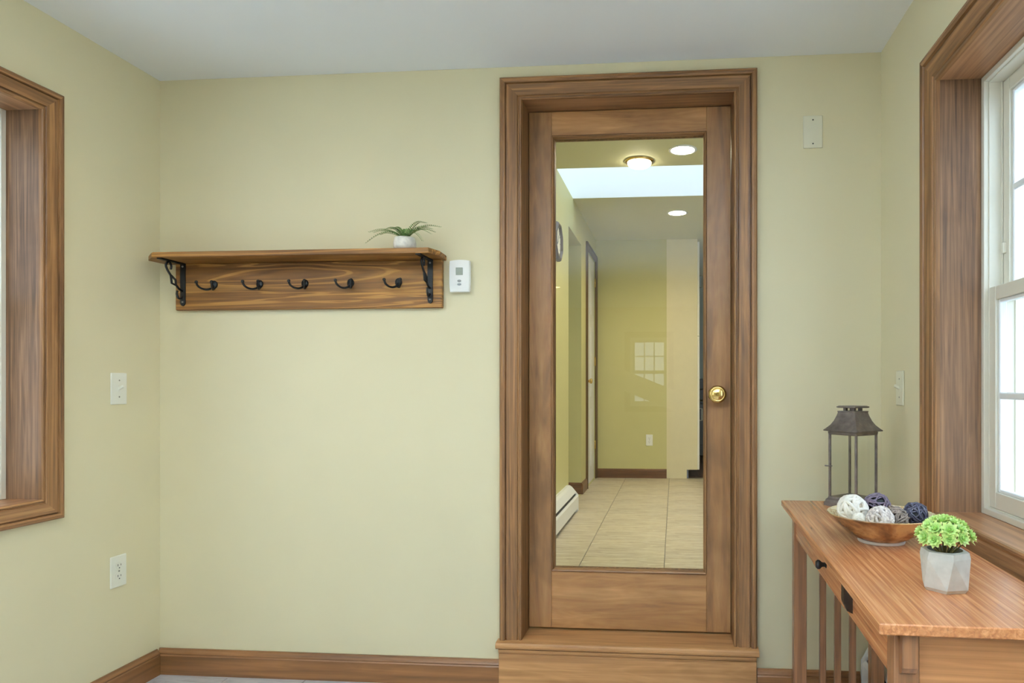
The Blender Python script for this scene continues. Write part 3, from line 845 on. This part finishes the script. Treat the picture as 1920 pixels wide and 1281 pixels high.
def bracket(bx):
    ztop = .1815
    s = [(-.010, .0), (.010, .0), (.010, -.153), (.0075, -.160), (.004, -.164), (0, -.1655), (-.004, -.164), (-.0075, -.160), (-.010, -.153)]
    b = MB().prism(s, lambda p, q, t: (bx + p, -t, ztop + q), .0212, .0255)
    b.box(bx - .010, bx + .010, -.142, -.0212, ztop - .004, ztop, .0005)
    o = b.build('bracket', IRON, cr, 'black wrought iron shelf bracket')
    def W(l): return [(bx, -.0255 - d, ztop - .002 - h) for d, h in l]
    sc = MB()
    r = .0039
    sc.tube(bez(W([(.060, .031), (.0575, .017), (.0695, .0035), (.0815, .013), (.083, .024), (.074, .039), (.060, .054)])), r, 8)
    sc.tube(W([(.060, .053), (.036, .068), (.0335, .088)]), r, 8)
    sc.tube(W([(.060, .053), (.055, .083), (.0335, .088)]), r, 8)
    sc.tube(W([(.0335, .087), (.020, .099), (.002, .106)]), r, 8)
    sc.tube(bez(W([(.027, .108), (.0295, .122), (.0215, .136), (.010, .135), (.002, .128)])), r, 8)
    sc.build('scroll', IRON, o)
    for zz in (-.012, -.150):
        MB().lathe([(.0040, .0255), (.0036, .0272), (.0001, .0280)], 12, (bx, 0, ztop + zz), 'y').build('screw', STEEL, o)
bracket(-1.907 - ox); bracket(-.9185 - ox)
def hook(hx):
    hz = 1.523 - oz
    o = MB().lathe([(.0135, .0212), (.0135, .0240), (.0105, .0280), (.0001, .0300)], 20, (0, 0, 0), 'y')
    o.xf(lambda x, y, z: (x + hx, y, z * 1.15 + hz))
    o.tube([(hx, -.024, hz - .006), (hx, -.026, hz - .014), (hx, -.0245, hz - .020)], [.0075, .0065, .004], 10)
    o = o.build('hook', IRON, cr, 'black double prong coat hook')
    for s in (-1, 1):
        an = R(30) * s
        pts = [(0, -.004), (.010, -.013), (.026, -.0185), (.043, -.0165), (.056, -.008), (.061, .003), (.0615, .006)]
        P = [(hx + math.sin(an) * d, -.0255 - math.cos(an) * d, hz - .004 + h) for d, h in pts]
        pm = MB().tube(bez(P, 4), .0040, 8)
        pm.ball(P[-1], .0060, 10, 6)
        pm.build('prong', IRON, o)
for hx in (-1.779, -1.594, -1.412, -1.230, -1.042):
    hook(hx - ox)

# potted fern on the shelf
fp = thing('potted_fern', 'small artificial fern in a marbled white pot on the coat shelf', 'plant', (-.990, -.088, 1.6262))
MB().lathe([(.0001, 0), (.030, 0), (.035, .003), (.0395, .016), (.0405, .028), (.0375, .042), (.036, .0485), (.0335, .0485), (.034, .042), (.034, .040), (.0001, .040)], 28).build('pot', POTW, fp)
MB().lathe([(.0001, .043), (.033, .041)], 20).build('soil', SOIL, fp)
def frond(az, reach, rise, droop, n=19, wl=.0205):
    """arching rachis with paired leaflets"""
    P = []
    for i in range(n + 1):
        t = i / n
        P.append(Vector((reach * t * math.cos(az), reach * t * math.sin(az), .043 + rise * math.sin(min(1.0, t * 1.25) * math.pi / 2) - droop * t * t)))
    m = MB().tube(P, [.0011 * (1 - .6 * i / n) for i in range(n + 1)], 5)
    o = m.build('frond', FERNS, fp)
    lf = MB()
    for i in range(2, n + 1):
        t = i / n
        tan = (P[i] - P[i - 1]).normalized()
        side = tan.cross(Vector((0, 0, 1))).normalized()
        upv = side.cross(tan)
        L = wl * (1 - .55 * t) * (0.75 + .25 * math.sin(t * 3.1))
        for s in (-1, 1):
            for half in (0,):
                b = P[i] - (P[i] - P[i - 1]) * half
                d = (side * s * .9 + tan * .45 + upv * .25).normalized()
                c = b + d * L * .55
                lf.add([b, c + tan * L * .17 + upv * .0006, b + d * L, c - tan * L * .17 + upv * .0006], [(0, 1, 2, 3)])
    lf.build('leaflets', FERN, o)
for az, re, ri, dr_ in ((180, .105, .040, .016), (192, .112, .040, .020), (203, .118, .038, .062), (170, .090, .040, .020), (5, .118, .052, .010), (-14, .105, .046, .020),
                        (-28, .125, .040, .040), (-44, .132, .030, .062), (20, .095, .048, .018), (250, .060, .040, .020), (300, .080, .036, .036), (90, .055, .050, .012), (135, .06, .046, .012), (225, .075, .044, .03), (340, .09, .058, .012)):
    frond(R(az), re * 1.12, ri * 1.08, dr_)

# ------------------------------------------------------------------ console table
TZ = .740
tb = thing('console_table', 'narrow mission style wooden console table under the window', 'table', (.525, -.742, 0), R(-1.37))
MB().box(-.176, .176, -.586, .586, TZ - .019, TZ, .002).build('tabletop', TAB_Y, tb)
LU, LV, LW = .144, .556, .041
for su in (-1, 1):
    for sv in (-1, 1):
        MB().box(su * LU, su * (LU - LW), sv * LV, sv * (LV - LW), 0, TZ - .0195, .0015).build('leg', TAB_V, tb)
AZ0, AZ1 = .628, TZ - .0195
for su in (-1, 1):
    u0, u1 = su * (LU - .006), su * (LU - .024)
    if su < 0:
        MB().box(u0, u1, .200, LV - LW, AZ0, AZ1).build('apron', TAB_Y, tb)
        MB().box(u0, u1, -(LV - LW), -.200, AZ0, AZ1).build('apron', TAB_Y, tb)
    else:
        MB().box(u0, u1, -(LV - LW), LV - LW, AZ0, AZ1).build('apron', TAB_Y, tb)
for sv in (-1, 1):
    MB().box(-(LU - LW), LU - LW, sv * (LV - .007), sv * (LV - .025), AZ0 - .012, AZ1, .0005).build('end_apron', TAB_X, tb)
    MB().box(-(LU - LW), LU - LW, sv * (LV - .010), sv * (LV - .030), .085, .125, .001).build('stretcher', TAB_X, tb)
    for k in (-1, 0, 1):
        MB().box(k * .048 - .0105, k * .048 + .0105, sv * (LV - .012), sv * (LV - .026), .1252, AZ0 - .0125, .001).build('slat', TAB_V, tb)
dw = MB().box(-LU + .002, -LU + .022, -.186, .186, AZ0 + .002, AZ1 - .002, .002).build('drawer', TAB_Y, tb)
MB().box(-LU + .022, LU - .03, -.178, .178, AZ0 + .008, AZ1 - .012).build('drawer_box', TAB_Y, dw)
MB().lathe([(.0001, -.026), (.008, -.0255), (.012, -.021), (.0115, -.016), (.006, -.010), (.0055, -.004), (.009, 0)], 20, (-LU + .002, .012, .676), 'x').build('knob', IRON, dw, 'black drawer knob')
CORB = [(0, 0), (.019, 0), (.019, -.058), (.012, -.074), (0, -.080)]
for vv in (-.236,):
    MB().prism(CORB, lambda p, q, t: (-LU + .006 - p, vv + t, AZ1 + q), -.012, .012).build('corbel', TAB_D, tb, 'dark stained corbel beside the drawer')
for su in (-1, 1):
    for sv in (-1, 1):
        MB().prism([(0, 0), (.016, 0), (.016, -.058), (.010, -.068), (0, -.074)], lambda p, q, t: (su * (LU - LW / 2) + t, sv * (LV + p), AZ1 + q), -.012, .012).build('corbel', TAB_V, tb)

# lantern
ln = thing('lantern', 'weathered metal candle lantern with glass sides on the console table', 'lantern', (.577, -.245, TZ), R(45 - 7))
def sq(prof, n=4):
    m = MB(); m.lathe([(r * math.sqrt(2), h) for r, h in prof], 4, (0, 0, 0), 'z', False, R(45)); return m
PH = .0505          # half side of the glass box
sq([(.064, 0), (.064, .012), (.061, .015), (.060, .020), (.055, .025), (.054, .030)]).build('base', LANT, ln)
for sx in (-1, 1):
    for sy in (-1, 1):
        MB().box(sx * PH - .0035, sx * PH + .0035, sy * PH - .0035, sy * PH + .0035, .0302, .236, .0008).build('post', LANT, ln)
for ang in range(4):
    a = ang * math.pi / 2
    MB().add([(-PH + .0035, -PH, .031), (PH - .0035, -PH, .031), (PH - .0035, -PH, .235), (-PH + .0035, -PH, .235)], [(0, 1, 2, 3)]).xf(
        lambda x, y, z, a=a: (x * math.cos(a) - y * math.sin(a), x * math.sin(a) + y * math.cos(a), z)).build('glass_pane', GLASS, ln)
sq([(.052, .232), (.054, .234), (.055, .242), (.0525, .2425)]).build('top_rail', LANT, ln)
sq([(.054, .243), (.065, .244), (.0655, .247), (.060, .252), (.050, .263), (.042, .277), (.036, .293), (.033, .304), (.034, .306), (.034, .309), (.0001, .3095)]).build('roof', LANT, ln)
nk = MB()
for sx in (-1, 1):
    for sy in (-1, 1):
        nk.box(sx * .016 - .005, sx * .016 + .005, sy * .016 - .005, sy * .016 + .005, .3096, .319)
nk.build('chimney_feet', LANT, ln)
sq([(.033, .3192), (.036, .3205), (.036, .3235), (.030, .326), (.0001, .327)]).build('chimney_cap', LANT, ln)
MB().tube([(-PH - .003, PH - .012, .130), (-PH - .012, PH - .002, .130), (-PH - .020, PH + .004, .131)], [.0018, .0018, .0022], 8).build('door_latch', LANT, ln)

# bowl with decorative balls
bo = thing('decorative_bowl', 'shallow brown and cream glazed pottery bowl on the console table', 'bowl', (.517, -.735, TZ))
MB().lathe([(.0001, .006), (.050, .006), (.0545, .0075), (.066, .013), (.086, .026), (.105, .044), (.119, .060), (.128, .0675), (.1305, .0695), (.1295, .0715)], 56, caps=False).build('body', BOWL, bo)
MB().lathe([(.0001, .0110), (.050, .0120), (.072, .0195), (.094, .0365), (.1090, .0560), (.114, .0640), (.1220, .0690), (.1295, .0716)], 56, caps=False).build('inner_glaze', BOWLIN, bo)
MB().lathe([(.046, .0062), (.049, 0), (.0555, 0), (.0565, .003), (.0550, .0074)], 48, caps=False).build('foot_ring', plain('pale_foot_glaze', (206, 202, 194), .4), bo)
YCORE = plain('beige_core', (178, 164, 146), .9)
VCORE = plain('black_core', (16, 15, 16), .9)
def ball(name, label, c, r, mat, strands, sr, jit, core):
    o = thing(name, label, 'decorative ball', c, group='decorative balls in the pottery bowl')
    mb = MB()
    rnd = random.Random(hash(label) % 1000 + 3)
    rnd = random.Random(len(label) * 31 + strands)
    for s in range(strands):
        ax = Vector((rnd.gauss(0, 1), rnd.gauss(0, 1), rnd.gauss(0, 1))).normalized()
        u = ax.orthogonal().normalized(); w = ax.cross(u)
        offc = rnd.uniform(-.55, .55) * r
        rc = math.sqrt(max(1e-8, r * r - offc * offc)); ph = rnd.uniform(0, 6.28)
        pts = []
        for k in range(26):
            a = 2 * math.pi * k / 26
            rr = 1 - rnd.random() * jit + jit * .4 * math.sin(2 * a + ph)
            pts.append((u * math.cos(a) * rc + w * math.sin(a) * rc + ax * (offc + .10 * r * math.sin(2 * a + ph))) * rr)
        mb.tube(pts, sr, 5, True)
    mb.build('strands', mat, o)
    MB().ball((0, 0, 0), r * core, 16, 10).build('core', YCORE if 'yarn' in name else VCORE, o)
ball('yarn_ball', 'largest plain white wrapped ball in the bowl', (.4455, -.735, .8190), .034, YARN, 22, .0046, .05, .92)
ball('yarn_ball', 'smallest plain white wrapped ball at the bowl edge', (.4480, -.790, .8050), .0145, YARN, 20, .0026, .04, .93)
ball('yarn_ball', 'white wrapped ball with wine red flecks in the bowl', (.4960, -.797, .8080), .029, YARNR, 20, .0040, .06, .9)
ball('vine_ball', 'largest plum grey vine ball at the back of the bowl', (.5200, -.690, .8180), .034, VINE_P, 26, .0022, .10, .78)
ball('vine_ball', 'taupe woven vine ball in the middle of the bowl', (.5420, -.762, .8040), .029, VINE_B, 26, .0022, .12, .78)
ball('vine_ball', 'black woven vine ball in the bowl', (.5980, -.742, .8120), .028, VINE_K, 26, .0022, .14, .78)

# succulent in a faceted concrete pot
su = thing('potted_succulent', 'green artificial succulent in a faceted concrete pot on the console table', 'plant', (.518, -1.122, TZ), R(12))
def facet_pot():
    m = MB(); n = 6
    def ringp(r, z, a0, k=n): return [(r * math.cos(a0 + 2 * math.pi * i / k), r * math.sin(a0 + 2 * math.pi * i / k), z) for i in range(k)]
    A = ringp(.0385, 0, 0); Bq = ringp(.0435, .007, R(2)); Cq = ringp(.0450, .064, R(16)); Dq = ringp(.0425, .075, R(17))
    vs = A + Bq + Cq + Dq; fs = [tuple(range(n))[::-1]]
    for r in range(3):
        for i in range(n):
            j = (i + 1) % n
            fs += [(r * n + i, r * n + j, (r + 1) * n + i), ((r + 1) * n + i, r * n + j, (r + 1) * n + j)] if r == 1 else [(r * n + i, r * n + j, (r + 1) * n + j, (r + 1) * n + i)]
    m.add(vs, fs)
    k = 24
    c = ringp(.0315, .0762, 0, k); d = ringp(.0315, .060, 0, k)
    m.add(c + d, [(i, (i + 1) % k, k + (i + 1) % k, k + i) for i in range(k)])
    hexo = []
    for i in range(k):
        a = 2 * math.pi * i / k
        b = ((a - R(17)) % (math.pi / 3)) - math.pi / 6
        rr = .0425 * math.cos(math.pi / 6) / math.cos(b)
        hexo.append((rr * math.cos(a), rr * math.sin(a), .0751))
    m.add(c + hexo, [(i, (i + 1) % k, k + (i + 1) % k, k + i) for i in range(k)])
    return m
facet_pot().build('pot', CONC, su)
MB().lathe([(.0001, .066), (.0314, .064)], 24).build('gravel', FOAM, su)
def rosette_mesh():
    m = MB()
    for w, (nl, L, el, wd) in enumerate(((9, .0185, 10, .0050), (8, .0155, 30, .0048), (6, .0115, 54, .0040), (4, .0070, 74, .0028))):
        for k in range(nl):
            a = 2 * math.pi * (k + .5 * (w % 2) + .13 * w) / nl
            e = R(el)
            d = Vector((math.cos(a) * math.cos(e), math.sin(a) * math.cos(e), math.sin(e)))
            s = Vector((-math.sin(a), math.cos(a), 0)); nv = s.cross(d) * -1
            b = Vector((0, 0, .001 * w))
            def P(t, q, h): return b + d * L * t + s * wd * q + nv * h
            vs = [P(0, .35, 0), P(0, -.35, 0), P(.62, 1, .0006), P(.62, -1, .0006), P(1, 0, .0012), P(.55, 0, -.0016), P(0, 0, -.0012), P(.55, 0, .0004)]
            m.add(vs, [(0, 2, 7), (1, 7, 3), (2, 4, 7), (7, 4, 3), (0, 7, 1), (0, 6, 5, 2), (1, 3, 5, 6), (2, 5, 4), (3, 4, 5)])
    return m
rm = rosette_mesh().mesh('rosette'); rm.materials.append(SUCC)
rs = random.Random(5)
spots = [(0, 0)] + [(20 + rs.uniform(-4, 4), 72 * k + rs.uniform(-10, 10)) for k in range(5)] + [(46 + rs.uniform(-5, 5), 40 * k + 15 + rs.uniform(-8, 8)) for k in range(9)] + [(72 + rs.uniform(-5, 5), 36 * k + rs.uniform(-8, 8)) for k in range(10)]
for el, az in spots:
    d = Vector((math.sin(R(el)) * math.cos(R(az)), math.sin(R(el)) * math.sin(R(az)), math.cos(R(el))))
    c = Vector((0, 0, .090)) + Vector((d.x * .044, d.y * .044, d.z * .042))
    o = bpy.data.objects.new('rosette', rm); COL.objects.link(o); o.parent = su
    o.location = c
    q = d.to_track_quat('Z', 'Y'); o.rotation_euler = (q @ Matrix.Rotation(rs.uniform(0, 6), 3, 'Z').to_quaternion()).to_euler()
    k = rs.uniform(.85, 1.08); o.scale = (k, k, k)
    MB().tube(bez([(d.x * .006, d.y * .006, .064), (d.x * .022, d.y * .022, .074 + .010 * d.z), tuple(c)], 4), .0013, 6).build('stem', STALK, su)

# ------------------------------------------------------------------ kitchen side of the hall
tc = thing('tall_cabinet', 'ceiling high cream cabinet side panel at the hall end', 'cabinet', (-.082, HY, HF))
H_ = HC - HF - .001
MB().prism([(0, 0), (.205, 0), (.205, .090), (.314, .090), (.314, H_), (0, H_)], lambda p, q, t: (p, t, q), -.001, .62).build('body', CREAM, tc)
MB().box(.206, .222, .004, .61, 0, .089).build('toe_kick', plain('grey_toe_kick', (120, 122, 136), .5), tc)
for z0_, z1_ in ((.092, 1.45), (1.455, H_ - .03)):
    dd = MB().box(.3145, .334, -.001, .60, z0_, z1_, .002).build('door', CREAMW, tc)
    MB().tube([(.335, .05, z0_ + .5), (.362, .05, z0_ + .5), (.362, .05, z0_ + .62), (.335, .05, z0_ + .62)], .005, 8).build('handle', STEEL, dd)
rg = thing('kitchen_range', 'dark kitchen range far past the tall cabinet', 'stove', (.62, 5.92, HF))
MB().box(-.38, .38, 0, .62, .06, .90, .006).build('body', DARKM, rg)
MB().box(-.36, .36, -.02, -.0005, .20, .72, .006).build('door', DARKM, rg)
MB().tube([(-.30, -.05, .76), (.30, -.05, .76)], .011, 10).build('handle', STEEL, rg)
MB().box(-.38, .38, .54, .62, .9005, 1.04, .006).build('backsplash', DARKM, rg)
for u in (-.34, .34):
    MB().box(u - .02, u + .02, .05, .09, 0, .0598).build('foot', DARKM, rg)

# ------------------------------------------------------------------ entry room ceiling lamps: one over the shelf, two added for fill
def room_lamp(label, x, y, power):
    o = thing('recessed_light', label, 'ceiling light', (x, y, ZC), group='recessed ceiling lights of the entry room')
    MB().lathe([(.095, 0), (.095, -.004), (.080, -.007), (.076, -.003), (.076, 0)], 36).build('trim_ring', CEIL, o)
    MB().lathe([(.0001, -.002), (.0755, -.002)], 36).build('lens', emitter('room_lens_glow', (255, 226, 176), 6.0), o)
    ld = bpy.data.lights.new('lamp_bulb', 'SPOT'); ld.energy = power; ld.color = (1.0, .84, .60)
    ld.spot_size = R(150); ld.spot_blend = 1.0; ld.shadow_soft_size = .07
    lo = bpy.data.objects.new('lamp_bulb', ld); COL.objects.link(lo); lo.parent = o; lo.location = (0, 0, -.012)
room_lamp('recessed ceiling light just above the coat shelf end', -1.25, -.95, LAMP)
room_lamp('added unseen recessed fill light behind the viewpoint', -1.35, -2.9, LAMP * .35)
room_lamp('added unseen recessed fill light near the rear wall', -1.45, -5.2, LAMP * .35)

# unseen torchiere lamps added behind the viewpoint to brighten ceiling and walls
def torchiere(label, x, y, gain):
    f = thing('added_fill_lamp', label, 'floor lamp', (x, y, 0), group='added unseen fill lamps behind the viewpoint')
    MB().lathe([(.0001, .022), (.020, .022), (.110, .012), (.125, .006), (.125, 0)], 36).build('base', IRON, f)
    MB().lathe([(.011, .0222), (.011, 1.72)], 14).build('pole', IRON, f)
    MB().lathe([(.014, 1.7202), (.030, 1.728), (.090, 1.765), (.140, 1.815), (.143, 1.815), (.093, 1.760), (.030, 1.722), (.014, 1.715)][::-1], 36).build('shade', IRON, f)
    MB().ball((0, 0, 1.775), .028, 14, 8).build('bulb', emitter('added_uplight_glow', (236, 244, 255), 8.0), f)
    ld = bpy.data.lights.new('added_uplight', 'SPOT'); ld.energy = UPLIGHT * gain; ld.color = (.70, .87, 1.0)
    ld.spot_size = R(160); ld.spot_blend = .6; ld.shadow_soft_size = .08
    lo = bpy.data.objects.new('added_uplight', ld); COL.objects.link(lo); lo.parent = f; lo.location = (0, 0, 1.83); lo.rotation_euler = (R(180), 0, 0)
torchiere('unseen torchiere added as fill light on the outlet side', -1.70, -2.85, .88)
torchiere('unseen torchiere added as fill light on the console table side', .52, -2.85, 1.2)
